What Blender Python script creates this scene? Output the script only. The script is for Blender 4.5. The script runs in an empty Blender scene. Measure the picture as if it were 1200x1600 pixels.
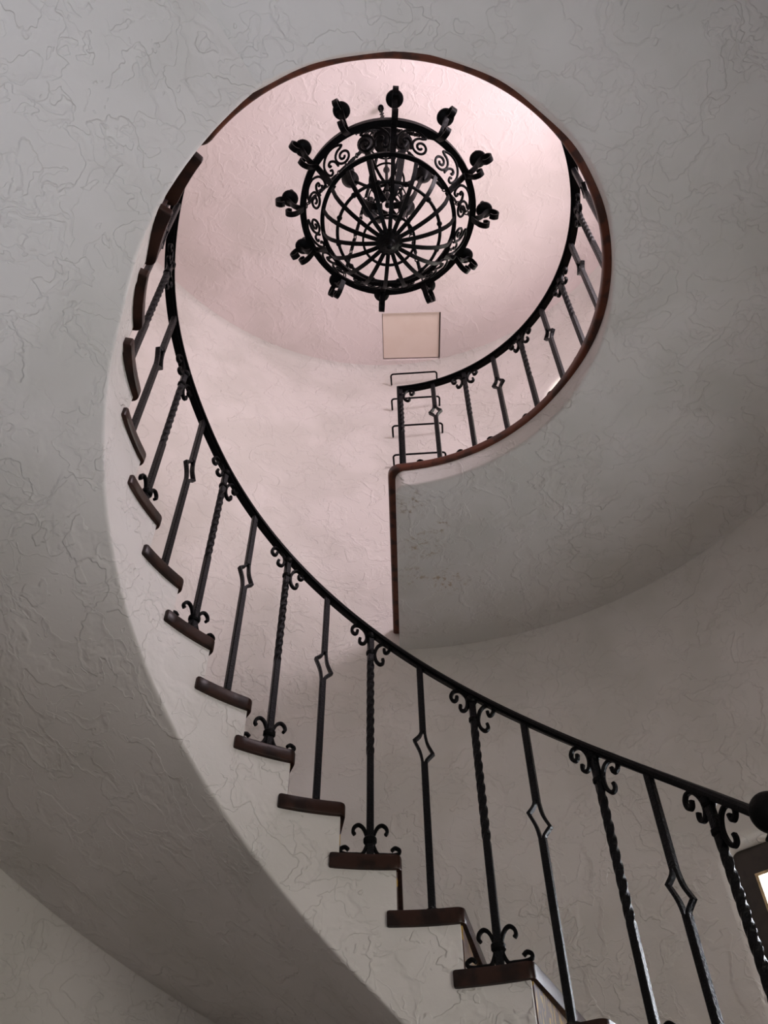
import bpy, bmesh, math, random
from mathutils import Vector, Matrix
random.seed(7)
sc = bpy.context.scene
C = sc.collection
D2 = math.pi / 180
# ------------------------------------------------------------------ camera
SCL = 0.95
cam_d = bpy.data.cameras.new('camera')
cam = bpy.data.objects.new('camera', cam_d); C.objects.link(cam)
yaw, pit, rol = -0.7303 * D2, 48.8609 * D2, -0.8681 * D2
fw = Vector((math.sin(yaw) * math.cos(pit), math.cos(yaw) * math.cos(pit), math.sin(pit)))
rt = Vector((math.cos(yaw), -math.sin(yaw), 0)); up = rt.cross(fw)
rt2 = rt * math.cos(rol) + up * math.sin(rol); up2 = -rt * math.sin(rol) + up * math.cos(rol)
M = Matrix.Identity(4)
for i in range(3):
    M[i][0] = rt2[i]; M[i][1] = up2[i]; M[i][2] = -fw[i]
M[1][3] = -1.67987
cam.matrix_world = M
cam_d.sensor_fit = 'VERTICAL'; cam_d.sensor_height = 36; cam_d.lens = 36 * 1283.468 / 1600
cam_d.clip_start = 0.02
sc.camera = cam
# ------------------------------------------------------------------ light
w = bpy.data.worlds.new('world'); sc.world = w; w.use_nodes = True
bg = w.node_tree.nodes['Background']
bg.inputs['Color'].default_value = (0.86, 0.93, 1.0, 1); bg.inputs['Strength'].default_value = 0.12
vs = sc.view_settings
vs.view_transform = 'Standard'; vs.look = 'None'; vs.gamma = 1; vs.use_curve_mapping = False; vs.exposure = 0.0


def area(name, loc, target, sx, sy, power, col):
    l = bpy.data.lights.new(name, 'AREA'); l.shape = 'RECTANGLE'; l.size = sx; l.size_y = sy
    l.energy = power; l.color = col
    o = bpy.data.objects.new(name, l); C.objects.link(o); o.location = loc
    o.rotation_euler = (Vector(target) - Vector(loc)).to_track_quat('-Z', 'Y').to_euler()
    return o


def pol(r, th, z):
    return Vector((r * math.sin(th * D2), r * math.cos(th * D2), z))


# added fill light at an invented, unseen window beside the camera
area('added_side_fill', pol(2.62, 131, 0.55), pol(0.0, 131, 0.95), 1.3, 1.3, 33.5, (1, .955, .855))
# added upward fill on the ground floor at left, no source of its own
area('added_floor_fill', (-.80, -1.55, -1.38), (-.95, -1.9, 2.0), 1.0, 1.0, 14.5, (.80, .87, 1)).data.spread = math.radians(75)
# daylight from the arched doorway of the upper floor
area('daylight_upper', pol(2.9, 45, 4.5), pol(0.0, 45, 4.6), 1.1, 1.9, 47, (1, .93, .84))
# added pink fill at an invented upper window, hidden above the near landing
area('added_upper_fill', pol(2.60, 120, 5.0), pol(0.0, 120, 4.6), 1.1, 1.1, 128, (1, .855, .94))
# daylight from the small window on the stair
area('daylight_stair_window', pol(2.46, 50.5, 1.25), pol(0.0, 50.5, 1.25), 1.25, 1.25, 96, (.89, .92, 1))

# ------------------------------------------------------------------ constants fitted to the place
RW = 2.2615          # wall radius
RN = 0.95            # tread nosing radius (inner)
RF = 0.9656          # plaster string radius
RB = 0.9737          # baluster radius
TH0, DTH, BK = 1.2661, 11.1994, 3.04
DZ = 0.1837 * SCL
Z3 = 1.37 * SCL
TT = 0.049
FO = DTH * 0.55
AD = {-2: .851, -1: 1.7458, 0: -.4405, 1: -.1912, 2: -.4563, 3: -.8451, 4: -.8322, 5: -.7703, 6: -.3901, 7: -.248, 8: -.2168,
      9: .3014, 10: .3862, 11: .5198, 14: .5405}
CD = {0: -2.0, 1: -1.6284, 2: -.9543, 3: -.3273, 4: .2192, 5: .2272, 6: -.9689, 7: .4024, 8: .5704, 9: 1.4951, 10: .487, 11: -.9856}


def th(k): return TH0 - (k - 3) * DTH + AD.get(k, 0)
def zl(k): return Z3 + (k - 3) * DZ
def zt(k): return zl(k) + CD.get(k, 0) * .01 * SCL


H = zl(15)           # landing level 3.396
ZS = H - 0.1695      # landing soffit
HC = 6.4765          # ceiling
ZF = -1.49           # floor
THE = 0.3            # end of landing (degrees)
TH15 = -133.13

# ------------------------------------------------------------------ materials


def newmat(name):
    m = bpy.data.materials.new(name); m.use_nodes = True
    nt = m.node_tree; b = nt.nodes['Principled BSDF']
    return m, nt, b


def N(nt, t, **kw):
    n = nt.nodes.new(t)
    for k, v in kw.items():
        if k.startswith('i_'):
            key = k[2:]
            key = int(key) if key.isdigit() else key
            n.inputs[key].default_value = v
        else: setattr(n, k, v)
    return n


def L(nt, a, b): nt.links.new(a, b)


def math_n(nt, op, a, b=None, c=None):
    n = nt.nodes.new('ShaderNodeMath'); n.operation = op
    for i, v in enumerate((a, b, c)):
        if v is None: continue
        if isinstance(v, (int, float)): n.inputs[i].default_value = v
        else: nt.links.new(v, n.inputs[i])
    return n.outputs[0]


def smooth(nt, v, lo, hi):
    n = nt.nodes.new('ShaderNodeMapRange'); n.interpolation_type = 'SMOOTHSTEP'
    nt.links.new(v, n.inputs[0]); n.inputs[1].default_value = lo; n.inputs[2].default_value = hi
    return n.outputs[0]


def stucco(name, col, rough=.75, strength=1.0, stains=(), scale=1.0):
    m, nt, b = newmat(name)
    tc = N(nt, 'ShaderNodeTexCoord'); co = tc.outputs['Object']
    nz = N(nt, 'ShaderNodeTexNoise', i_Scale=3.2 * scale, i_Detail=4.0, i_Roughness=.6); L(nt, co, nz.inputs['Vector'])
    warp = N(nt, 'ShaderNodeVectorMath', operation='MULTIPLY_ADD')
    L(nt, nz.outputs['Color'], warp.inputs[0]); warp.inputs[1].default_value = (.22, .22, .22); L(nt, co, warp.inputs[2])
    hs = []
    # trowelled flakes: plateaus with crisp curling edges
    for sca, t0, hgt, det in ((3.6, .50, 1.25, 2.5), (5.3, .56, 1.0, 3.0), (8.5, .60, .55, 2.5)):
        n = N(nt, 'ShaderNodeTexNoise', i_Scale=sca * scale, i_Detail=det, i_Roughness=.45, i_Distortion=.7)
        off = N(nt, 'ShaderNodeVectorMath', operation='ADD'); off.inputs[1].default_value = (sca * 3.1, sca * 1.7, -sca)
        L(nt, warp.outputs[0], off.inputs[0]); L(nt, off.outputs[0], n.inputs['Vector'])
        s = smooth(nt, n.outputs['Fac'], t0, t0 + .012)
        # the plateau dies away behind its edge
        fall = smooth(nt, n.outputs['Fac'], t0 + .10, t0 + .01)
        hs.append(math_n(nt, 'MULTIPLY', math_n(nt, 'MULTIPLY', s, fall), hgt))
    vo = N(nt, 'ShaderNodeTexVoronoi', feature='DISTANCE_TO_EDGE', i_Scale=5.5 * scale)
    L(nt, warp.outputs[0], vo.inputs['Vector'])
    crack = smooth(nt, vo.outputs['Distance'], .022, .0)
    ms = N(nt, 'ShaderNodeTexNoise', i_Scale=4.4 * scale, i_Detail=1.0); L(nt, co, ms.inputs['Vector'])
    crack = math_n(nt, 'MULTIPLY', crack, smooth(nt, ms.outputs['Fac'], .50, .58))
    hs.append(math_n(nt, 'MULTIPLY', crack, .30))
    fine = N(nt, 'ShaderNodeTexNoise', i_Scale=34.0 * scale, i_Detail=4.0, i_Roughness=.6); L(nt, co, fine.inputs['Vector'])
    hs.append(math_n(nt, 'MULTIPLY', fine.outputs['Fac'], .35))
    broad = N(nt, 'ShaderNodeTexNoise', i_Scale=3.0, i_Detail=2.0); L(nt, co, broad.inputs['Vector'])
    hs.append(math_n(nt, 'MULTIPLY', broad.outputs['Fac'], 1.6))
    h = hs[0]
    for x in hs[1:]: h = math_n(nt, 'ADD', h, x)
    bp = N(nt, 'ShaderNodeBump', i_Strength=strength, i_Distance=.0050)
    L(nt, h, bp.inputs['Height']); L(nt, bp.outputs[0], b.inputs['Normal'])
    # faint blotchy paint
    mix = N(nt, 'ShaderNodeMix', data_type='RGBA')
    mix.inputs[6].default_value = (*col, 1); mix.inputs[7].default_value = (col[0] * .90, col[1] * .905, col[2] * .89, 1)
    pn = N(nt, 'ShaderNodeTexNoise', i_Scale=2.1, i_Detail=3.0); L(nt, co, pn.inputs['Vector'])
    L(nt, smooth(nt, pn.outputs['Fac'], .4, .65), mix.inputs[0])
    cur = mix.outputs[2]
    for (p, r, tint) in stains:
        d = N(nt, 'ShaderNodeVectorMath', operation='DISTANCE'); L(nt, co, d.inputs[0]); d.inputs[1].default_value = p
        g = smooth(nt, d.outputs['Value'], r, r * .3)
        sn = N(nt, 'ShaderNodeTexNoise', i_Scale=26.0, i_Detail=5.0, i_Roughness=.7); L(nt, co, sn.inputs['Vector'])
        f = math_n(nt, 'MULTIPLY', g, smooth(nt, sn.outputs['Fac'], .52, .64))
        mx = N(nt, 'ShaderNodeMix', data_type='RGBA'); L(nt, math_n(nt, 'MULTIPLY', f, .75), mx.inputs[0])
        L(nt, cur, mx.inputs[6]); mx.inputs[7].default_value = (*tint, 1); cur = mx.outputs[2]
    L(nt, cur, b.inputs['Base Color'])
    b.inputs['Roughness'].default_value = rough
    b.inputs['Specular IOR Level'].default_value = .3
    return m


def simple(name, col, rough, metal=0., bump=0., bscale=60., coat=0., spec=.5, col2=None, cscale=20.):
    m, nt, b = newmat(name)
    b.inputs['Roughness'].default_value = rough; b.inputs['Metallic'].default_value = metal
    b.inputs['Coat Weight'].default_value = coat; b.inputs['Coat Roughness'].default_value = .15
    b.inputs['Specular IOR Level'].default_value = spec
    tc = N(nt, 'ShaderNodeTexCoord')
    mix = N(nt, 'ShaderNodeMix', data_type='RGBA'); mix.inputs[6].default_value = (*col, 1)
    mix.inputs[7].default_value = (*(col2 or tuple(c * .7 for c in col)), 1)
    n = N(nt, 'ShaderNodeTexNoise', i_Scale=cscale, i_Detail=4.0); L(nt, tc.outputs['Object'], n.inputs['Vector'])
    L(nt, smooth(nt, n.outputs['Fac'], .45, .62), mix.inputs[0]); L(nt, mix.outputs[2], b.inputs['Base Color'])
    if bump:
        n2 = N(nt, 'ShaderNodeTexNoise', i_Scale=bscale, i_Detail=3.0); L(nt, tc.outputs['Object'], n2.inputs['Vector'])
        bp = N(nt, 'ShaderNodeBump', i_Strength=bump, i_Distance=.003); L(nt, n2.outputs['Fac'], bp.inputs['Height'])
        L(nt, bp.outputs[0], b.inputs['Normal'])
    return m


def tile_mat():
    m, nt, b = newmat('glazed_tile')
    tc = N(nt, 'ShaderNodeTexCoord')
    wv = N(nt, 'ShaderNodeTexNoise', i_Scale=9.0, i_Detail=2.0); L(nt, tc.outputs['Object'], wv.inputs['Vector'])
    mp = N(nt, 'ShaderNodeMapping'); mp.inputs['Scale'].default_value = (60, 60, 17); L(nt, tc.outputs['Object'], mp.inputs[0])
    n = N(nt, 'ShaderNodeTexNoise', i_Scale=1.0, i_Detail=1.0, i_Distortion=.8); L(nt, mp.outputs[0], n.inputs['Vector'])
    r = N(nt, 'ShaderNodeValToRGB'); L(nt, n.outputs['Fac'], r.inputs[0])
    e = r.color_ramp.elements
    e[0].position = .0; e[0].color = (.10, .065, .05, 1)
    e[1].position = .50; e[1].color = (.08, .05, .042, 1)
    for p, c in ((.53, (.09, .06, .10)), (.57, (.09, .06, .10)), (.585, (.34, .20, .03)), (.70, (.40, .25, .04))):
        x = e.new(p); x.color = (*c, 1)
    L(nt, r.outputs[0], b.inputs['Base Color']); b.inputs['Roughness'].default_value = .3
    return m


STAINS = ((pol(.99 + .1, 5.5, ZS), .13, (.30, .21, .14)), ((.17, 1.38, ZS), .14, (.34, .24, .15)), ((.31, 1.66, ZS), .15, (.36, .24, .14)),
          ((.12, 1.62, ZS), .10, (.36, .27, .18)), ((.26, 1.25, ZS), .08, (.30, .21, .13)))
WALL = (.635, .605, .585)
M_wall = stucco('wall_plaster', (.67, .635, .605), strength=.60, scale=1.0)
M_stair = stucco('stair_plaster', WALL, strength=.62, scale=1.05)
M_land = stucco('landing_plaster', WALL, strength=.62, stains=STAINS, scale=1.0)
M_ceil = stucco('ceiling_plaster', (.79, .70, .69), strength=.35)
M_floor = simple('floor_tile', (.22, .15, .11), .5)
M_iron = simple('black_iron', (.004, .004, .0045), .42, metal=.0, bump=.5, bscale=90, spec=.07)
M_ham = simple('hammered_iron', (.004, .004, .005), .33, bump=1.0, bscale=150, spec=.14)
M_tread = simple('dark_stained_wood', (.026, .010, .006), .36, bump=.4, bscale=35, coat=.03, spec=.2, col2=(.011, .0045, .003), cscale=12)
M_trim = simple('red_brown_wood', (.115, .032, .016), .40, bump=.5, bscale=30, coat=.05, spec=.35, col2=(.045, .016, .010), cscale=14)
M_tile = tile_mat()
M_hatch = simple('hatch_paint', (.80, .68, .60), .6, col2=(.78, .655, .57), cscale=5)
M_frame = simple('dark_window_wood', (.028, .020, .014), .4)
M_bead = simple('brass_bead', (.55, .40, .22), .4)
M_mark = simple('pale_plaster_chip', (.62, .54, .45), .8)
gm, gnt, gb = newmat('window_glass')
gb.inputs['Transmission Weight'].default_value = 1; gb.inputs['Roughness'].default_value = 0; gb.inputs['IOR'].default_value = 1.05
M_glass = gm

# ------------------------------------------------------------------ mesh helpers


def tag(o, label=None, cat=None, group=None, kind=None):
    for k, v in (('label', label), ('category', cat), ('group', group), ('kind', kind)):
        if v: o[k] = v
    return o


def empty(name, loc=(0, 0, 0), rz=0.):
    o = bpy.data.objects.new(name, None); C.objects.link(o); o.location = loc; o.rotation_euler = (0, 0, rz)
    o.empty_display_size = .1
    return o


def obj(name, bm, m, parent=None, sm=True, angle=35):
    bmesh.ops.recalc_face_normals(bm, faces=bm.faces[:])
    me = bpy.data.meshes.new(name); bm.to_mesh(me); bm.free()
    if sm:
        for p in me.polygons: p.use_smooth = True
        try: me.set_sharp_from_angle(angle=angle * D2)
        except Exception: pass
    me.materials.append(m)
    o = bpy.data.objects.new(name, me); C.objects.link(o)
    if parent: o.parent = parent
    return o


def sweep(bm, pts, prof, nrm, closed=False, scales=None, cap=True):
    """prof: list of (a, b): a along in-plane side vector, b along nrm. nrm: Vector or list of Vectors."""
    n = len(pts); pts = [Vector(p) for p in pts]; rings = []
    for i in range(n):
        if closed: p0, p1 = pts[i - 1], pts[(i + 1) % n]
        else: p0, p1 = pts[max(i - 1, 0)], pts[min(i + 1, n - 1)]
        t1 = (pts[i] - p0); t2 = (p1 - pts[i])
        if t1.length < 1e-9: t1 = t2.copy()
        if t2.length < 1e-9: t2 = t1.copy()
        t1.normalize(); t2.normalize()
        t = (t1 + t2)
        if t.length < 1e-6: t = t1.copy()
        t.normalize()
        mit = 1 / max(.45, t.dot(t1))
        nv = nrm[i] if isinstance(nrm, (list, tuple)) else nrm
        nv = (nv - t * nv.dot(t)).normalized()
        s = nv.cross(t).normalized()
        k = scales[i] if scales else 1.
        rings.append([bm.verts.new(pts[i] + s * (a * k * mit) + nv * (b * k)) for a, b in prof])
    m = len(prof)
    for i in range(n if closed else n - 1):
        r0, r1 = rings[i], rings[(i + 1) % n]
        for j in range(m):
            bm.faces.new((r0[j], r0[(j + 1) % m], r1[(j + 1) % m], r1[j]))
    if cap and not closed:
        bm.faces.new(rings[0]); bm.faces.new(rings[-1])
    return rings


def rect(a, b, c=0.0):
    """a x b section; c = corner chamfer"""
    a /= 2; b /= 2
    if c <= 0: return [(-a, -b), (a, -b), (a, b), (-a, b)]
    return [(-a + c, -b), (a - c, -b), (a, -b + c), (a, b - c), (a - c, b), (-a + c, b), (-a, b - c), (-a, -b + c)]


def circ(r, n=8): return [(r * math.cos(2 * math.pi * i / n), r * math.sin(2 * math.pi * i / n)) for i in range(n)]


def lathe(bm, prof, n=20, o=Vector((0, 0, 0)), cap=True):
    rings = []
    for r, z in prof:
        rings.append([bm.verts.new(o + Vector((r * math.cos(2 * math.pi * i / n), r * math.sin(2 * math.pi * i / n), z))) for i in range(n)])
    for a, b in zip(rings, rings[1:]):
        for i in range(n): bm.faces.new((a[i], a[(i + 1) % n], b[(i + 1) % n], b[i]))
    if cap: bm.faces.new(rings[0]); bm.faces.new(rings[-1])


def ring_mesh(bm, r, z, prof, n=96, c=(0, 0)):
    pts = [Vector((c[0] + r * math.cos(2 * math.pi * i / n), c[1] + r * math.sin(2 * math.pi * i / n), z)) for i in range(n)]
    sweep(bm, pts, prof, Vector((0, 0, 1)), closed=True)


def cat(P, n=6):
    """Catmull-Rom through 2D or 3D points"""
    P = [Vector(p) for p in P]; out = []
    for i in range(len(P) - 1):
        a = P[i - 1] if i else P[0] * 2 - P[1]; b, c = P[i], P[i + 1]
        d = P[i + 2] if i + 2 < len(P) else P[-1] * 2 - P[-2]
        for j in range(n):
            t = j / n
            out.append(.5 * ((2 * b) + (c - a) * t + (2 * a - 5 * b + 4 * c - d) * t * t + (-a + 3 * b - 3 * c + d) * t ** 3))
    out.append(P[-1]); return out


def XZ(P): return [Vector((p[0], 0, p[1])) for p in P]


# ------------------------------------------------------------------ wall of the tower with openings
def opening_wall():
    bm = bmesh.new(); c = .03
    ops = [dict(a0=38.3, a1=63., z0=.72, z1=1.69, rc=.04, dep=.22, c=.05),       # window on the stair
           dict(a0=32.2, a1=60., z0=H, z1=5.60, rc=.32, dep=.3, c=.03),           # arched doorway on the landing
           dict(a0=113., a1=149., z0=-.15, z1=1.25, rc=.0, dep=.3, c=.02),  # invented window beside the camera, out of view, added for the side fill
           dict(a0=105., a1=135., z0=4.40, z1=5.60, rc=.0, dep=.3, c=.02)]          # invented upper window, out of view, added for the pink fill
    zs = {ZF, HC - .05}; ts = set(float(i) for i in range(0, 360, 2))
    for o in ops:
        g = o['c'] / RW / D2; o['g'] = g
        o['t0'], o['t1'] = o['a0'] - g, o['a1'] + g
        o['b0'] = o['z0'] - (o['c'] if o['z0'] not in (H, ZF) else 0); o['b1'] = o['z1'] + o['c']
        zs |= {o['b0'], o['b1']}; ts |= {o['t0'], o['t1']}
    z = min(zs)
    for i in range(40): zs.add(ZF + (HC - .05 - ZF) * i / 40)
    zs = sorted(zs); ts = sorted(ts)
    # merge close values not belonging to openings
    V = {}

    def v(r, t, z):
        k = (round(r, 5), round(t % 360, 4), round(z, 5))
        if k not in V: V[k] = bm.verts.new(pol(r, t, z))
        return V[k]
    for i in range(len(ts)):
        t0, t1 = ts[i], ts[(i + 1) % len(ts)]
        tm = (t0 + (t1 if t1 > t0 else t1 + 360)) / 2
        for z0, z1 in zip(zs, zs[1:]):
            zm = (z0 + z1) / 2
            if any(o['t0'] < tm < o['t1'] and o['b0'] < zm < o['b1'] for o in ops): continue
            bm.faces.new((v(RW, t0, z0), v(RW, t1, z0), v(RW, t1, z1), v(RW, t0, z1)))
        # soft cove to the ceiling
        pr = [(RW, HC - .05), (RW - .008, HC - .028), (RW - .025, HC - .010), (RW - .05, HC), (RW - .05, HC + .01)]
        for (r0, z0), (r1, z1) in zip(pr, pr[1:]):
            bm.faces.new((v(r0, t0, z0), v(r0, t1, z0), v(r1, t1, z1), v(r1, t0, z1)))
    for o in ops:
        # perimeter of the clear opening, with outward direction
        per = []
        kt = RW * D2; rc = o['rc']; n = 8
        def add(t, z, nt, nz): per.append((t, z, nt, nz))
        zz0, zz1 = o['z0'], o['z1']
        add(o['a0'], zz0, -1, -1 if o['b0'] < zz0 else 0)
        if rc > 0:
            for i in range(n + 1):
                a = math.pi / 2 * i / n
                add(o['a0'] + (rc - rc * math.cos(a)) / kt, zz1 - rc + rc * math.sin(a), -math.cos(a), math.sin(a))
        else: add(o['a0'], zz1, -1, 1)
        for i in range(1, 8): 
            t = (o['a0'] + rc / kt) + (o['a1'] - o['a0'] - 2 * rc / kt) * i / 8; add(t, zz1, 0, 1)
        if rc > 0:
            for i in range(n + 1):
                a = math.pi / 2 * (1 - i / n)
                add(o['a1'] - (rc - rc * math.cos(a)) / kt, zz1 - rc + rc * math.sin(a), math.cos(a), math.sin(a))
        else: add(o['a1'], zz1, 1, 1)
        add(o['a1'], zz0, 1, -1 if o['b0'] < zz0 else 0)
        for i in range(1, 8): add(o['a1'] + (o['a0'] - o['a1']) * i / 8, zz0, 0, -1 if o['b0'] < zz0 else 0)
        cc = o['c']; rings = []
        for (t, z, nt, nz) in per:
            col = []
            for j in range(5):
                a = math.pi / 2 * j / 4
                off = cc * (1 - math.sin(a)); r = RW + cc * (1 - math.cos(a))
                col.append(bm.verts.new(pol(r, t + nt * off / kt, z + nz * off)))
            col.append(bm.verts.new(pol(RW + o['dep'], t, z)))
            rings.append(col)
        m = len(rings)
        for i in range(m):
            A, B = rings[i], rings[(i + 1) % m]
            for j in range(5): bm.faces.new((A[j], A[j + 1], B[j + 1], B[j]))
        if rc > 0:    # fill between square cut and rounded head
            for (tc_, idx) in ((o['t0'], range(1, n + 1)), (o['t1'], range(n + 1 + 7 + 1, n + 1 + 7 + n + 1))):
                cv = bm.verts.new(pol(RW, tc_, o['b1']))
                for i in idx:
                    bm.faces.new((cv, rings[i][0], rings[i + 1][0]))
    return obj('wall_round', bm, M_wall, angle=30), ops


wall, OPS = opening_wall(); tag(wall, kind='structure')

# ceiling with the recess of the hatch
hx0, hx1, hy0, hy1 = -.035, .475, 1.70, 2.165
bm = bmesh.new()
def quadz(bm, x0, x1, y0, y1, z): bm.faces.new([bm.verts.new(p) for p in ((x0, y0, z), (x1, y0, z), (x1, y1, z), (x0, y1, z))])
B = 2.6
for q in ((-B, B, -B, hy0), (-B, B, hy1, B), (-B, hx0, hy0, hy1), (hx1, B, hy0, hy1)): quadz(bm, *q, HC)
bmesh.ops.remove_doubles(bm, verts=bm.verts[:], dist=1e-5)
for (a, b_) in (((hx0, hy0), (hx1, hy0)), ((hx1, hy0), (hx1, hy1)), ((hx1, hy1), (hx0, hy1)), ((hx0, hy1), (hx0, hy0))):
    bm.faces.new([bm.verts.new(p) for p in ((*a, HC), (*b_, HC), (*b_, HC + .05), (*a, HC + .05))])
quadz(bm, -B, B, -B, B, HC + .12)
tag(obj('ceiling', bm, M_ceil, sm=False), kind='structure')
# floor
bm = bmesh.new(); vs_ = [bm.verts.new(pol(RW + .3, i * 6, ZF)) for i in range(60)]; f = bm.faces.new(vs_)
r_ = bmesh.ops.extrude_face_region(bm, geom=[f]); bmesh.ops.translate(bm, vec=(0, 0, -.1), verts=[x for x in r_['geom'] if isinstance(x, bmesh.types.BMVert)])
tag(obj('floor', bm, M_floor, sm=False), kind='structure')

# ------------------------------------------------------------------ landing slab and its wooden edge
def inner_r(t, r0, c=.055):
    """t in degrees from THE up to 360+TH15; rounded plan corners"""
    s = min((t - THE), (360 + TH15) - t) * D2 * r0
    if s < c: return r0 + c - math.sqrt(max(0, c * c - (c - s) ** 2))
    return r0


def sstep(x, a, b):
    u = min(1, max(0, (x - a) / (b - a))); return u * u * (3 - 2 * u)


def ext_top(t):   # the wooden nosing overhangs the plaster more on the near side
    e = .018 * sstep(t, 55, 85) - .008 * sstep(t, 110, 140) + .012 * sstep(t, 205, 222)
    return e + .006 * sstep(t, 100, 130) * math.sin(t * .21) * math.cos(t * .083 + 1)
def ext_bot(t): return .034 * sstep(t, 95, 130)


LTS = [THE + x for x in (0, .15, .4, .8, 1.3, 1.9, 2.6, 3.4)]
t = LTS[-1] + 1.5
while t < 360 + TH15 - 4.5: LTS.append(t); t += 2.
LTS += [360 + TH15 - x for x in (3.4, 2.6, 1.9, 1.3, .8, .4, .15, 0)]
bm = bmesh.new(); rows = []
for t in LTS:
    ri = inner_r(t, RF); c = .014
    rt_ = ri + ext_top(t); ri = ri + ext_bot(t)
    col = [(rt_ + .004, H - .012), (rt_, H - .02), (rt_, H - .056), (ri, ZS + c)]
    for j in range(1, 5):
        a = math.pi / 2 * j / 4; col.append((ri + c * (1 - math.cos(a)), ZS + c * (1 - math.sin(a))))
    for j in range(1, 7): col.append((ri + c + (RW + .03 - ri - c) * j / 6, ZS))
    col.append((RW + .03, H - .012))
    fd = .022 * (1 - sstep(t, THE, THE + 9))
    rows.append([bm.verts.new(pol(r, t, z) + Vector((fd, 0, 0))) for r, z in col])
for A, Bv in zip(rows, rows[1:]):
    m = len(A)
    for j in range(m): bm.faces.new((A[j], A[(j + 1) % m], Bv[(j + 1) % m], Bv[j]))
bm.faces.new(rows[0]); bm.faces.new(rows[-1])
tag(obj('landing_slab', bm, M_land), kind='structure')
# landing floor covering
bm = bmesh.new(); rows = []
for t in LTS:
    ri = inner_r(t, RF) + .05
    rows.append([bm.verts.new(pol(r, t, z)) for r, z in ((ri, H - .012), (ri, H - .001), (RW + .03, H - .001), (RW + .03, H - .012))])
for A, Bv in zip(rows, rows[1:]):
    for j in range(4): bm.faces.new((A[j], A[(j + 1) % 4], Bv[(j + 1) % 4], Bv[j]))
bm.faces.new(rows[0]); bm.faces.new(rows[-1])
tag(obj('floor_landing', bm, M_floor), kind='structure')

# wooden edge trim: path in plan, rounded corners
def rounded_section(wd, hgt, r=.014):
    pr = []
    for (cx, cz, a0) in ((-wd + r, -r, 180), (-wd + r, -hgt + r, 270 - 90)):
        pass
    # nosing points away from the slab (negative side)
    for i in range(5):
        a = (90 + 90 * i / 4) * D2; pr.append((-wd + r + r * math.cos(a), -r + r * math.sin(a)))
    for i in range(5):
        a = (180 + 90 * i / 4) * D2; pr.append((-wd + r + r * math.cos(a), -hgt + r + r * math.sin(a)))
    pr += [(.05, -hgt), (.05, 0)]
    return pr


def trim_path(r0):
    c = .065; P = []
    # radial end at THE
    e = Vector((math.sin(THE * D2), math.cos(THE * D2), 0)); s = Vector((math.cos(THE * D2), -math.sin(THE * D2), 0))
    off = -(RF - r0)       # trim stands proud of the slab by RF - r0
    for i in range(7): P.append(e * (RW - .01 - (RW - .01 - r0 - c) * i / 6) + s * off)
    for i in range(1, 9):
        a = math.pi / 2 * i / 8
        P.append(e * (r0 + c - c * math.sin(a)) + s * (off + c * (1 - math.cos(a))))
    a0 = THE + (off + c) / r0 / D2; a1 = 360 + TH15 - a0 + THE
    n = 110
    for i in range(1, n + 1): P.append(pol(r0, a0 + (a1 - a0) * i / n, 0))
    e = Vector((math.sin(TH15 * D2), math.cos(TH15 * D2), 0)); s = Vector((-math.cos(TH15 * D2), math.sin(TH15 * D2), 0))
    for i in range(1, 9):
        a = math.pi / 2 * (1 - i / 8)
        P.append(e * (r0 + c - c * math.sin(a)) + s * (off + c * (1 - math.cos(a))))
    for i in range(1, 7): P.append(e * (r0 + c + (RW - .01 - r0 - c) * i / 6) + s * off)
    return [Vector((p.x, p.y, H + .004)) for p in P]


bm = bmesh.new()
pr = rounded_section(0.0, .052)
sweep(bm, trim_path(RN), pr, Vector((0, 0, 1)))
tr = obj('trim_1', bm, M_trim); tag(tr, kind='structure')
# ------------------------------------------------------------------ staircase
stair = empty('staircase', pol(RF, 100, ZF))
stair_off = -Vector(stair.location)
tag(stair, 'curving plaster staircase with dark wooden treads winding up the round wall', 'staircase')


def sobj(name, bm, m, **kw):
    bmesh.ops.translate(bm, vec=stair_off, verts=bm.verts[:])
    return obj(name, bm, m, stair, **kw)


K0 = -12
def soff(t, r):
    z = .802 - .01572 * t + .055 * (r - RF) / (RW - RF)
    return z


bm = bmesh.new(); cols = []
OV = 1.1
for k in range(K0, 16):
    r0 = th(k) - OV; r1 = (th(k + 1) - OV) if k < 15 else -157.
    z = (zt(k) - .044) if k < 15 else H - .06
    n = 5 if k < 15 else 10
    for i in range(n + 1):
        t = r0 + (r1 - r0) * i / n
        cols.append((t, z))
rows = []
for t, z in cols:
    c = .014; m = []
    zb = lambda r: max(soff(t, r), ZF - .02)
    zi = zb(RF); z2 = max(z, zi + .031) if t > -133 else z
    if t <= -133: zi = min(zi, z - .035)
    xt = .014 * sstep(-t, 85, 105) + .016 * sstep(-t, 112, 126)
    xb = .004 * sstep(-t, 85, 105) + .026 * sstep(-t, 110, 127)
    pr = [(RF + xt, z2), (RF + xb, zi + c)]
    for j in range(1, 5):
        a = math.pi / 2 * j / 4; pr.append((RF + xb + c * (1 - math.cos(a)), zi + c * (1 - math.sin(a))))
    for j in range(1, 9):
        r = RF + xb + c + (RW + .02 - RF - xb - c) * j / 8; pr.append((r, min(zb(r), z - .005) if t <= -133 else zb(r)))
    pr.append((RW + .02, z2))
    rows.append([bm.verts.new(pol(r, t, q)) for r, q in pr])
for A, Bv in zip(rows, rows[1:]):
    m = len(A)
    for j in range(m):
        f = (A[j], A[(j + 1) % m], Bv[(j + 1) % m], Bv[j])
        ok = (A[j].co - Bv[j].co).length > 1e-6 or (A[(j + 1) % m].co - Bv[(j + 1) % m].co).length > 1e-6
        if ok: bm.faces.new(f)
bm.faces.new(rows[0]); bm.faces.new(rows[-1])
bmesh.ops.remove_doubles(bm, verts=bm.verts[:], dist=1e-5)
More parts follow.
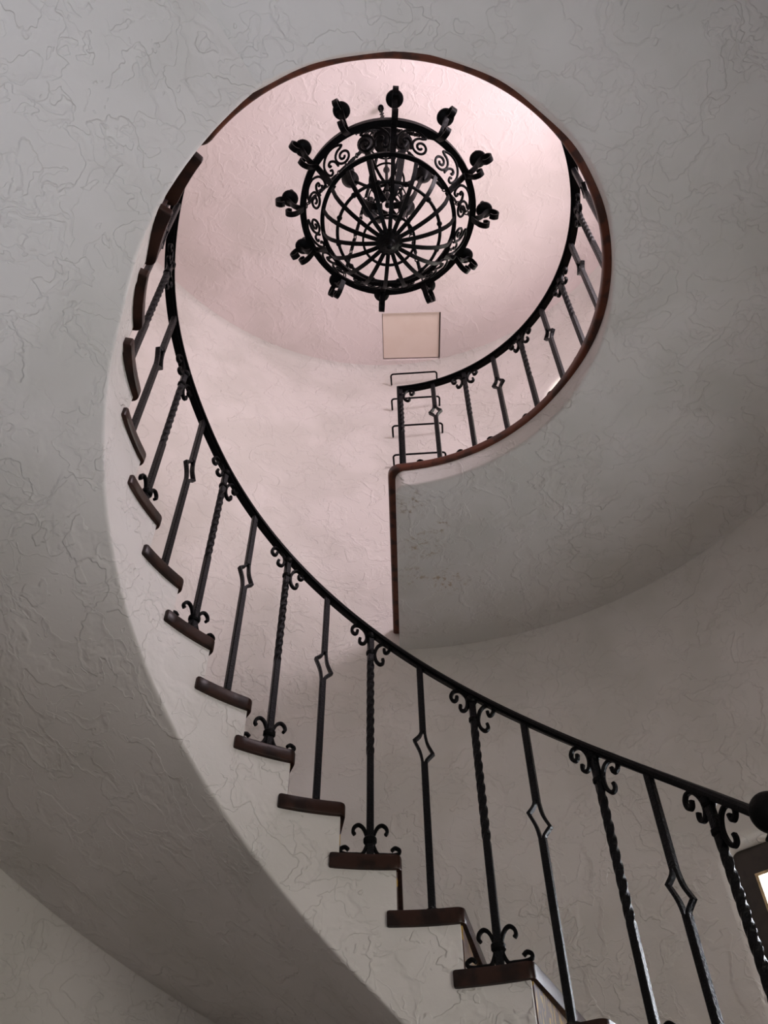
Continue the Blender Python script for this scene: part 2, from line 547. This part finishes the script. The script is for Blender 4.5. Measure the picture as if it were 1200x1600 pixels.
sobj('stair_body', bm, M_stair, angle=30)


def tread_bm(k):
    RN = 0.95 - (.007 if k >= 11 else 0)
    bm = bmesh.new(); tf = th(k); tb = th(k + 1) - BK if k < 14 else TH15 - 1.6
    c = .028; out = []
    ef = Vector((math.sin(tf * D2), math.cos(tf * D2), 0)); sf = Vector((-math.cos(tf * D2), math.sin(tf * D2), 0))
    out.append(ef * (RW - .006))
    for i in range(6):
        a = math.pi / 2 * i / 5
        out.append(ef * (RN + c - c * math.sin(a)) + sf * (c * (1 - math.cos(a))))
    a0 = tf - c / RN / D2
    for i in range(1, 6): out.append(pol(RN, a0 + (tb + .4 - a0) * i / 5, 0))
    out.append(pol(RN + .006, tb, 0))
    out.append(pol(RW - .006, tb, 0))
    for i in range(1, 5): out.append(pol(RW - .006, tb + (tf - tb) * i / 5, 0))
    z = zt(k)
    f = bm.faces.new([bm.verts.new((p.x, p.y, z)) for p in out])
    r = bmesh.ops.extrude_face_region(bm, geom=[f])
    bmesh.ops.translate(bm, vec=(0, 0, -TT), verts=[x for x in r['geom'] if isinstance(x, bmesh.types.BMVert)])
    ed = [e for e in bm.edges if abs(e.verts[0].co.z - e.verts[1].co.z) < 1e-6]
    bmesh.ops.bevel(bm, geom=ed, offset=.0065, segments=2, affect='EDGES', profile=.6)
    return bm


for k in range(K0 + 1, 15):
    sobj('tread', tread_bm(k), M_tread, angle=40)
    # riser: glazed decorated tile face, set back under the nosing
    bm = bmesh.new(); t = th(k) - OV
    ps = [pol(r, t + dt / r, z) for z in (max(ZF, zt(k - 1) - .002), zt(k) - TT + .004) for r, dt in ((RF + .012, .0), (RW - .008, .0), (RW - .008, .25), (RF + .012, .25))]
    vv = [bm.verts.new(p) for p in ps]
    for q in ((0, 1, 2, 3), (4, 5, 6, 7), (0, 1, 5, 4), (1, 2, 6, 5), (2, 3, 7, 6), (3, 0, 4, 7)): bm.faces.new([vv[i] for i in q])
    sobj('riser', bm, M_tile, sm=False)

# ------------------------------------------------------------------ railings
def k_of(t): return 3 + (TH0 - FO - t) / DTH
HR = .9393
HL = H + .7203
def rail_z(t):
    """underside of the handrail; t falls from +73 (bottom) to -360+3 (end of landing)"""
    z = zl(k_of(t)) + HR
    b = -126.
    if t > b + 6: return z
    zb = zl(k_of(b)) + HR
    if t < b - 6: return HL
    u = (b + 6 - t) / 12; u = u * u * (3 - 2 * u)
    return z * (1 - u) + HL * u


def rail_off(t): return .025 * sstep(-t, 58, 92) * (1 - sstep(-t, 150, 190))


def rail_piece(t0, t1, n, root, name='handrail'):
    bm = bmesh.new(); P = []; P2 = []; nn = []
    for i in range(n + 1):
        t = t0 + (t1 - t0) * i / n
        P.append(pol(RB + rail_off(t), t, rail_z(t) + .019)); P2.append(pol(RB + rail_off(t), t, rail_z(t) + .005)); nn.append(Vector((0, 0, 1)))
    w_, h_ = .047, .018
    sec = [(-w_ / 2, -h_ / 2), (w_ / 2, -h_ / 2), (w_ / 2, 0), (w_ / 2 - .006, h_ / 2), (0, h_ / 2 + .003), (-w_ / 2 + .006, h_ / 2), (-w_ / 2, 0)]
    sweep(bm, P, sec, nn)
    sweep(bm, P2, rect(.026, .012), nn)
    bmesh.ops.translate(bm, vec=-Vector(root.location), verts=bm.verts[:])
    return obj(name, bm, M_iron, root, angle=30)


def bar(bm, z0, z1, w_, tw=0., z_tw=None, n=1, base=0.):
    """square bar along z, twisting between z_tw"""
    rings = []
    zs = [z0 + (z1 - z0) * i / n for i in range(n + 1)]
    for z in zs:
        a = base
        if z_tw: a += tw * (min(max(z, z_tw[0]), z_tw[1]) - z_tw[0])
        rr = w_ / 2 * math.sqrt(2)
        # slightly rounded square: 8 points
        ring = []
        for q in range(4):
            for d in (-.16, .16):
                an = a + math.pi / 4 + q * math.pi / 2 + d
                ring.append(bm.verts.new((rr * .96 * math.cos(an), rr * .96 * math.sin(an), z)))
        rings.append(ring)
    for A, Bv in zip(rings, rings[1:]):
        for j in range(8): bm.faces.new((A[j], A[(j + 1) % 8], Bv[(j + 1) % 8], Bv[j]))
    bm.faces.new(rings[0]); bm.faces.new(rings[-1])


NY = Vector((0, 1, 0))
RC = [(.069, .030), (.072, .014), (.082, .010), (.094, .020), (.097, .036), (.084, .051), (.060, .055), (.036, .040), (.023, .012), (.022, -.012), (.030, -.036), (.046, -.050), (.060, -.046), (.064, -.034), (.061, -.022)]
LC = [(-.069, .126), (-.073, .111), (-.084, .106), (-.096, .116), (-.098, .134), (-.083, .150), (-.056, .147), (-.034, .126), (-.023, .103), (-.022, .080), (-.030, .060), (-.043, .054), (-.055, .060), (-.058, .071), (-.055, .083)]
KX = .80
def scroll(bm, P, sx=1, dz=0., th_=.0125, dp=.017):
    pts = cat([(p[0] * KX * sx, p[1] + dz, 0) for p in P], 4)
    n = len(pts)
    sweep(bm, [Vector((p.x, 0, p.y)) for p in pts], rect(th_, dp, .003), NY)


MESH = {}
def mesh_of(key, fn, m, angle=35):
    if key not in MESH:
        bm = bmesh.new(); fn(bm); bmesh.ops.recalc_face_normals(bm, faces=bm.faces[:])
        me = bpy.data.meshes.new(key); bm.to_mesh(me); bm.free()
        for p in me.polygons: p.use_smooth = True
        try: me.set_sharp_from_angle(angle=angle * D2)
        except Exception: pass
        me.materials.append(m); MESH[key] = me
    return MESH[key]


def put(name, me, parent, loc=(0, 0, 0), rz=0., scale=None):
    o = bpy.data.objects.new(name, me); C.objects.link(o); o.parent = parent
    o.location = loc; o.rotation_euler = (0, 0, rz)
    if scale: o.scale = scale
    return o


def collar(bm, z, r=.019, h=.022):
    lathe(bm, [(r * .78, z - h / 2), (r, z - h / 4), (r, z + h / 4), (r * .78, z + h / 2)], 12)


def twist_bar(h, topz):
    def fn(bm):
        z0 = h * .40
        bar(bm, 0, h + .004, .0225, tw=(math.pi / 2) / .043, z_tw=(z0, h - topz), n=150)
    return fn


def diamond_bar(h, slope):
    def fn(bm):
        up_, lo = .69 * h, .545 * h
        if slope: L_, R_ = (-.033, .650 * h), (.033, .584 * h)
        else: L_, R_ = (-.033, .615 * h), (.033, .615 * h)
        w_ = .022
        bar(bm, 0, lo + .004, w_, n=8); bar(bm, up_ - .004, h + .004, w_, n=4)
        for (vx, vz), sg in ((L_, -1), (R_, 1)):
            e = sg * .0056
            A = [(e, up_ + .004), (e + sg * .001, up_ - .006), (vx * .42, (up_ * .45 + vz * .55)), (vx, vz)]
            Bp = [(vx, vz), (vx * .42, (lo * .5 + vz * .5)), (e + sg * .001, lo + .008), (e, lo - .004)]
            a = cat([(x, z, 0) for x, z in A], 5); b_ = cat([(x, z, 0) for x, z in Bp], 5)
            pts = a[:-1] + b_
            sweep(bm, [Vector((p.x, 0, p.y)) for p in pts], rect(.0105, w_ * .96, .002), NY)
        lathe(bm, [(.022, 0), (.022, .006), (.015, .010)], 4)
    return fn


def base_scrolls(sx, full=True):
    def fn(bm):
        U = [(.010, .055), (.013, .075), (.0245, .100), (.040, .110), (.054, .101), (.058, .086), (.052, .076)]
        pts = cat([(p[0] * sx, p[1], 0) for p in U], 4)
        if full: sweep(bm, [Vector((p.x, 0, p.y)) for p in pts], rect(.0115, .016, .003), NY)
        W = ([(.009, .050), (.014, .030)] if full else [(.010, .008), (.018, .007)]) + [ (.026, .008), (.045, .0065), (.078, .0065), (.096, .012), (.098, .024), (.084, .031), (.072, .022)]
        pts = cat([(p[0] * sx, p[1], 0) for p in W], 4); sweep(bm, [Vector((p.x, 0, p.y)) for p in pts], rect(.0115, .016, .003), NY)
    return fn


def add_baluster(root, t, zfoot, ztop, kind, slope, sides=(-1, 1)):
    h = round(ztop - zfoot, 3)
    loc = pol(RB + (.6 * rail_off(t) if slope else 0), t, zfoot) - Vector(root.location)
    rz = -t * D2
    if kind == 'A':
        tz = .135 if slope else .125
        b = put('twisted_baluster', mesh_of(f'twisted_baluster_{h}_{slope}', twist_bar(h, tz), M_ham), root, loc, rz)
        if slope:
            put('collar', mesh_of('collar_small', lambda bm: collar(bm, 0), M_iron), b, (0, 0, h - .100))
            put('collar', mesh_of('collar_small', None, M_iron), b, (0, 0, h - .012), scale=(1.15, 1.15, 1.3))
            for s in sides:
                put('scroll', mesh_of(f'scroll_slope_{s}', lambda bm: scroll(bm, RC if s > 0 else LC), M_iron), b, (0, 0, h - .106))
        else:
            put('collar', mesh_of('collar_small', lambda bm: collar(bm, 0), M_iron), b, (0, 0, h - .055))
            for s in sides:
                put('scroll', mesh_of(f'scroll_level_{s}', lambda bm: scroll(bm, RC, s), M_iron), b, (0, 0, h - .062))
        if slope: put('base_collar', mesh_of('collar_base', lambda bm: collar(bm, .055, .023, .026), M_iron), b)
        for s in (-1, 1):
            if s in sides or slope:
                put('base_scroll', mesh_of(f'base_scroll_{s}_{slope}', base_scrolls(s, slope), M_iron), b)
    else:
        b = put('diamond_baluster', mesh_of(f'diamond_baluster_{h}_{slope}', diamond_bar(h, slope), M_ham), root, loc, rz)
    return b


rail1 = empty('stair_railing', pol(RB, th(-4) - FO, zl(-4)))
tag(rail1, 'black wrought iron railing climbing the curved stairs, twisted and diamond balusters', 'railing')
rail_piece(73.9, -140.2, 190, rail1)
for k in range(-3, 15):
    t = th(k) - FO
    if k <= -1: t = TH0 - (k - 3) * DTH - FO + AD.get(k, 0)
    add_baluster(rail1, t, zt(k), rail_z(t), 'A' if k % 2 else 'B', True)
# newel with ball at the foot
t = 73.9; nz = rail_z(t)
loc = pol(RB, t, zt(-4)) - Vector(rail1.location)
nh = nz - zt(-4)
nb = put('newel_post', mesh_of('newel_post', lambda bm: bar(bm, 0, nh - .03, .036, tw=30, z_tw=(.3, nh - .3), n=60), M_ham), rail1, loc, -t * D2)
def ballfn(bm):
    bmesh.ops.create_uvsphere(bm, u_segments=32, v_segments=20, radius=.052)
    lathe(bm, [(.030, -.072), (.036, -.066), (.026, -.052), (.022, -.040)], 20)
put('ball_finial', mesh_of('ball_finial', ballfn, M_iron), nb, (0, 0, nh + .035))

rail2 = empty('landing_railing', pol(RB, 4.39, H))
tag(rail2, 'black wrought iron railing along the round edge of the upper landing', 'railing')
rail_piece(-140.2, -360 + 3.55, 190, rail2)
DL, TL = 11.3418, 4.3878
for i in range(0, 20):
    t = TL + i * DL
    r = rail2
    add_baluster(r, t, H + .004, HL, 'B' if i % 2 else 'A', False, (-1, 1) if i else (1,))
# flat end bar at the end of the landing railing
bm = bmesh.new(); p = pol(RB, TL - .95, H) - Vector(rail2.location)
sweep(bm, [p, p + Vector((0, 0, HL - H + .02))], rect(.012, .044), Vector((0, 1, 0)))
obj('end_post', bm, M_iron, rail2, sm=False)

# ------------------------------------------------------------------ windows
def arc_box(bm, t0, t1, z0, z1, r0, r1, n=6):
    rows = []
    for i in range(n + 1):
        t = t0 + (t1 - t0) * i / n
        rows.append([bm.verts.new(pol(r, t, z)) for r, z in ((r0, z0), (r1, z0), (r1, z1), (r0, z1))])
    for A, Bv in zip(rows, rows[1:]):
        for j in range(4): bm.faces.new((A[j], A[(j + 1) % 4], Bv[(j + 1) % 4], Bv[j]))
    bm.faces.new(rows[0]); bm.faces.new(rows[-1])


bm = bmesh.new()
r0, r1 = RW + .05, RW + .11
arc_box(bm, 37.9, 40.1, .72, 1.70, r0, r1); arc_box(bm, 60.4, 63, .72, 1.70, r0, r1)
arc_box(bm, 40.1, 60.4, 1.58, 1.70, r0, r1); arc_box(bm, 40.1, 60.4, .72, .82, r0, r1); arc_box(bm, 50., 51.2, .82, 1.58, r0 + .005, r1)
wf = obj('window_1', bm, M_frame, sm=False); tag(wf, kind='structure')
bm = bmesh.new()
for a0, a1 in ((40.1, 50.), (51.2, 60.4)):
    arc_box(bm, a0, a0 + .3, .82, 1.58, r0 - .004, r0 + .02, 1); arc_box(bm, a1 - .3, a1, .82, 1.58, r0 - .004, r0 + .02, 1)
    arc_box(bm, a0, a1, 1.568, 1.58, r0 - .004, r0 + .02); arc_box(bm, a0, a1, .82, .832, r0 - .004, r0 + .02)
obj('glazing_bead', bm, M_bead, wf, sm=False)
bm = bmesh.new(); arc_box(bm, 40.1, 60.4, .80, 1.60, r0 + .03, r0 + .034)
obj('window_pane', bm, M_glass, wf)

# ------------------------------------------------------------------ hatch and ladder rungs
hatch = empty('ceiling_hatch', ((hx0 + hx1) / 2, (hy0 + hy1) / 2, HC + .02))
tag(hatch, 'square cream painted access hatch set into the pink ceiling', 'hatch')
def boxm(bm, x0, x1, y0, y1, z0, z1):
    vv = [bm.verts.new(p) for p in ((x0, y0, z0), (x1, y0, z0), (x1, y1, z0), (x0, y1, z0), (x0, y0, z1), (x1, y0, z1), (x1, y1, z1), (x0, y1, z1))]
    for q in ((0, 1, 2, 3), (4, 5, 6, 7), (0, 1, 5, 4), (1, 2, 6, 5), (2, 3, 7, 6), (3, 0, 4, 7)): bm.faces.new([vv[i] for i in q])
hw, hh = (hx1 - hx0) / 2, (hy1 - hy0) / 2
bm = bmesh.new(); boxm(bm, -hw + .004, hw - .010, -hh + .006, hh - .010, .0, .022)
bmesh.ops.bevel(bm, geom=bm.edges[:], offset=.003, segments=2, affect='EDGES')
obj('hatch_panel', bm, M_hatch, hatch)
bm = bmesh.new(); boxm(bm, -hw, hw, -hh, hh, .024, .03)
obj('hatch_backing', bm, M_frame, hatch, sm=False)

def rung_mesh(bm):
    x = .200; d = .10; r = .022
    P = [(-x, .11, 0), (-x, r, 0)]
    for i in range(1, 5):
        a = math.pi / 2 * i / 4; P.append((-x + r * (1 - math.cos(a)), r * (1 - math.sin(a)), 0))
    Q = [(-p[0], p[1], 0) for p in reversed(P)]
    sweep(bm, [Vector(p) for p in P + Q], circ(.0075, 8), Vector((0, 0, 1)))
rl = ['topmost thin black iron rung on the wall just below the ceiling hatch',
      'second iron rung from the top, its ends bent back into the wall',
      'third iron rung from the top, passing behind the middle of the first diamond baluster',
      'lowest visible iron rung, close above the wooden edge of the landing']
first = None
ta = 6.1
base = pol(RW - .105, ta, 0)
for i, z in enumerate((6.20, 5.81, 5.42, 5.035)):
    if first is None:
        bm = bmesh.new(); rung_mesh(bm); first = o = obj('ladder_rung', bm, M_iron)
    else:
        o = first.copy(); C.objects.link(o)
    o.location = (base.x, base.y - .012, z); o.rotation_euler = (0, 0, -2.5 * D2)
    tag(o, rl[i], 'rung', 'iron ladder rungs below the hatch')

# ------------------------------------------------------------------ chandelier
CX, CY = .024, .012
ch = empty('chandelier', (CX, CY, 3.93))
tag(ch, 'black wrought iron basket chandelier with twelve candle arms hanging from the ceiling', 'chandelier')
zo = -3.93
ZR, RR, ZL_, RL = 4.372, .457, 4.25, .345
def cobj(name, fn, m=M_iron, parent=None, **kw):
    bm = bmesh.new(); fn(bm); bmesh.ops.translate(bm, vec=(0, 0, zo), verts=bm.verts[:])
    return obj(name, bm, m, parent or ch, **kw)
cobj('upper_ring', lambda bm: (ring_mesh(bm, RR - .003, ZR, rect(.034, .014)), ring_mesh(bm, RR + .009, ZR + .016, rect(.010, .040))))
cobj('lower_ring', lambda bm: (ring_mesh(bm, RL, ZL_, rect(.012, .034)), ring_mesh(bm, RL, ZL_ - .016, rect(.022, .008))))
cobj('inner_ring', lambda bm: ring_mesh(bm, .130, 4.012, rect(.011, .012), 48))
def beaded(bm):
    ring_mesh(bm, .262, 4.095, circ(.0085, 8), 72)
    for i in range(12):
        a = (i * 30 + 10) * D2
        lathe(bm, [(.003, -.014), (.012, -.008), (.0145, 0), (.012, .008), (.003, .014)], 10, Vector((.262 * math.sin(a), .262 * math.cos(a), 4.095)))
cobj('beaded_ring', beaded)
def rz_strap(bm, P, az, wd, th_, taper=None):
    a = az * D2; er = Vector((math.sin(a), math.cos(a), 0)); et = Vector((math.cos(a), -math.sin(a), 0))
    sweep(bm, [er * p[0] + Vector((0, 0, p[1])) for p in P], rect(th_, wd), et)
NR = 18
for i in range(NR):
    az = 175 + i * 20
    P = []
    for j in range(13):
        r = RL - .002 - (RL - .055) * (j / 12)
        P.append((r, 4.245 - .255 * math.sqrt(max(0, 1 - (r / (RL + .001)) ** 2)) ** .9))
    cobj('rib', lambda bm: rz_strap(bm, P, az, .0205, .007))
def hub(bm):
    lathe(bm, [(.012, 4.03), (.060, 4.02), (.066, 4.005), (.064, 3.99), (.050, 3.975), (.034, 3.965), (.030, 3.95), (.018, 3.94), (.012, 3.93), (.002, 3.926)], 28)
    for i in range(14):
        a = i * 2 * math.pi / 14
        lathe(bm, [(.002, -.010), (.011, -.005), (.011, .005), (.002, .010)], 8, Vector((.056 * math.cos(a), .056 * math.sin(a), 3.988)))
cobj('hub', hub)
# arms: every 30 degrees
for i in range(12):
    az = 175 + 30 * i; a = az * D2
    er = Vector((math.sin(a), math.cos(a), 0))
    big = i % 2 == 0
    P1 = cat([(.447, 4.366, 0), (.485, 4.376, 0), (.512, 4.405, 0), (.530, 4.450, 0), (.552, 4.480, 0), (.582, 4.480, 0), (.602, 4.452, 0), (.598, 4.415, 0), (.574, 4.402, 0), (.556, 4.418, 0)], 5)
    P2 = cat([(.452, 4.356, 0), (.470, 4.318, 0), (.492, 4.284, 0), (.520, 4.276, 0), (.538, 4.298, 0), (.528, 4.322, 0), (.510, 4.316, 0)], 5)
    arm = cobj('candle_arm', lambda bm: (rz_strap(bm, [(p.x, p.y) for p in P1], az, .028, .008), rz_strap(bm, [(p.x, p.y) for p in P2], az, .028, .008)))
    o_ = er * .533
    def pan(bm): lathe(bm, [(.006, 4.480), (.030, 4.482), (.043, 4.490), (.0455, 4.500), (.040, 4.500), (.028, 4.494), (.006, 4.492)], 24, o_)
    def candle(bm): lathe(bm, [(.012, 4.492), (.020, 4.500), (.016, 4.515), (.0135, 4.52), (.0135, 4.60), (.010, 4.605)], 16, o_)
    cobj('drip_pan', pan, parent=arm); cobj('candle_sleeve', candle, parent=arm)
    if big:
        cobj('strap', lambda bm: rz_strap(bm, [(RR + .012, ZR + .026), (RR - .012, ZR - .008), (RL + .004, ZL_ + .012), (RL - .012, ZL_ - .03)], az, .030, .010))
# scrollwork panels on the cone between the rings
def scroll_panel(sgn, azc):
    slant = Vector((RR - .012 - RL, ZR - ZL_)).length
    def mp(x, y):
        u = y / slant; r = RL + (RR - .012 - RL) * u; z = ZL_ + (ZR - ZL_) * u
        a = (azc) * D2 + sgn * x / .40
        return Vector((r * math.sin(a), r * math.cos(a), z))
    def fn(bm):
        sp = []
        cx, cy = -.040, .072
        for j in range(40):
            u = j / 39; an = -1.2 * math.pi - (1 - u) * 3.4 * math.pi + math.pi * 1.7
            rr = .007 + .044 * u
            sp.append((cx + rr * math.cos(an), cy + rr * math.sin(an) * .95))
        main = sp + [(p.x, p.y) for p in cat([(sp[-1][0], sp[-1][1], 0), (-.052, .132, 0), (-.010, .150, 0), (.040, .142, 0), (.078, .108, 0), (.086, .066, 0), (.074, .040, 0), (.056, .040, 0), (.052, .056, 0), (.062, .062, 0)], 5)[1:]]
        sec = [(p.x, p.y) for p in cat([(.008, .045, 0), (.014, .078, 0), (.034, .098, 0), (.052, .092, 0), (.050, .078, 0), (.040, .080, 0)], 5)]
        er = Vector((math.sin(azc * D2), math.cos(azc * D2), 0)); nn = (er * (ZR - ZL_) - Vector((0, 0, 1)) * (RR - RL)).normalized()
        for Pth in (main, sec):
            sweep(bm, [mp(x, min(max(y, .004), slant - .004)) for x, y in Pth], circ(.0068, 6), nn)
    return fn
for i in range(6):
    for s in (-1, 1):
        cobj('scroll_panel', scroll_panel(s, 175 + 30 + 60 * i + s * 15))
# inner tier of six lamp sockets
def tier(bm):
    ring_mesh(bm, .10, 4.86, circ(.006, 8), 48); ring_mesh(bm, .075, 4.50, circ(.004, 6), 40); ring_mesh(bm, .105, 4.56, circ(.004, 6), 40)
    lathe(bm, [(.002, 4.46), (.016, 4.48), (.012, 4.52), (.010, 4.58), (.018, 4.62), (.010, 4.66), (.009, 5.0), (.02, 5.04), (.009, 5.1), (.007, 5.60)], 12)
stem = cobj('inner_stem', tier)
for i in range(6):
    az = 152 + 60 * i
    a = az * D2; o_ = Vector((.215 * math.sin(a), .215 * math.cos(a), 0))
    P = cat([(.008, 4.80, 0), (.06, 4.77, 0), (.12, 4.80, 0), (.17, 4.865, 0), (.215, 4.905, 0)], 5)
    sa = cobj('inner_arm', lambda bm: rz_strap(bm, [(p.x, p.y) for p in P], az, .016, .008))
    cobj('lamp_socket', lambda bm: lathe(bm, [(.004, 4.835), (.018, 4.85), (.036, 4.89), (.052, 4.925), (.036, 4.945), (.024, 4.96), (.022, 5.08), (.010, 5.09)], 18, o_), parent=sa)
    Q = cat([(.03, 4.47, 0), (.085, 4.49, 0), (.135, 4.56, 0), (.165, 4.68, 0), (.19, 4.80, 0), (.213, 4.87, 0)], 5)
    cobj('leaf_strap', lambda bm: rz_strap(bm, [(p.x, p.y) for p in Q], az, .034, .010), parent=sa)
# crown
def crown(bm):
    lathe(bm, [(.008, 5.52), (.03, 5.53), (.055, 5.56), (.085, 5.58), (.088, 5.60), (.070, 5.61), (.070, 5.70), (.086, 5.71), (.086, 5.725), (.05, 5.74), (.02, 5.78), (.008, 5.82)], 24)
    for i in range(12):
        a = i * 30 * D2
        lathe(bm, [(.002, -.016), (.014, -.006), (.014, .006), (.002, .016)], 8, Vector((.086 * math.cos(a), .086 * math.sin(a), 5.655)))
    ring_mesh(bm, .105, 5.57, circ(.006, 8), 40)
cobj('crown', crown)
def link(bm, p, q, flat, r=.013, wr=.0038):
    d = (q - p); n = d.normalized(); s = n.cross(Vector((.3, .9, .2))).normalized(); t_ = n.cross(s)
    side, nr = (s, t_) if flat else (t_, s); hl = d.length / 2 * 1.18; c = (p + q) / 2
    pts = []
    for i in range(12):
        a = 2 * math.pi * i / 12
        pts.append(c + n * (math.sin(a) * hl) + side * (math.cos(a) * r))
    sweep(bm, pts, circ(wr, 5), nr, closed=True)
def chain(p, q, step=.034, beads=True):
    def fn(bm):
        d = q - p; n = max(2, int(d.length / step)); i = 0
        while i < n:
            a, b_ = p + d * (i / n), p + d * ((i + 1) / n)
            if beads and i % 5 in (2, 3, 4) and i < n - 1:
                # twisted rod segment with knobs
                m = 6; pr = []
                nn = Vector((0.31, .8, .1))
                pts = [a + (b_ - a) * j / m for j in range(m + 1)]
                sweep(bm, pts, circ(.0075, 6), nn, scales=[.9, 1.5, .9, 1.6, .9, 1.5, .9])
            else: link(bm, a, b_, i % 2)
            i += 1
    return fn
for i in range(6):
    az = (205 + 60 * i) * D2
    p = Vector(((RR - .01) * math.sin(az), (RR - .01) * math.cos(az), ZR + .02)); q = Vector((.085 * math.sin(az), .085 * math.cos(az), 5.585))
    cobj('chain', chain(p, q))
cobj('hanging_chain', chain(Vector((0, 0, 5.80)), Vector((-CX, .045 - CY, 6.43)), .04, False))
def hook(bm):
    lathe(bm, [(.002, 6.452), (.008, 6.456), (.010, 6.468), (.020, 6.472), (.020, HC + .002)], 16, Vector((-CX, .045 - CY, 0)))
    ring_mesh(bm, .016, 6.445, circ(.006, 6), 16, (-CX, .045 - CY))
cobj('ceiling_hook', hook)
bpy.context.view_layer.update()
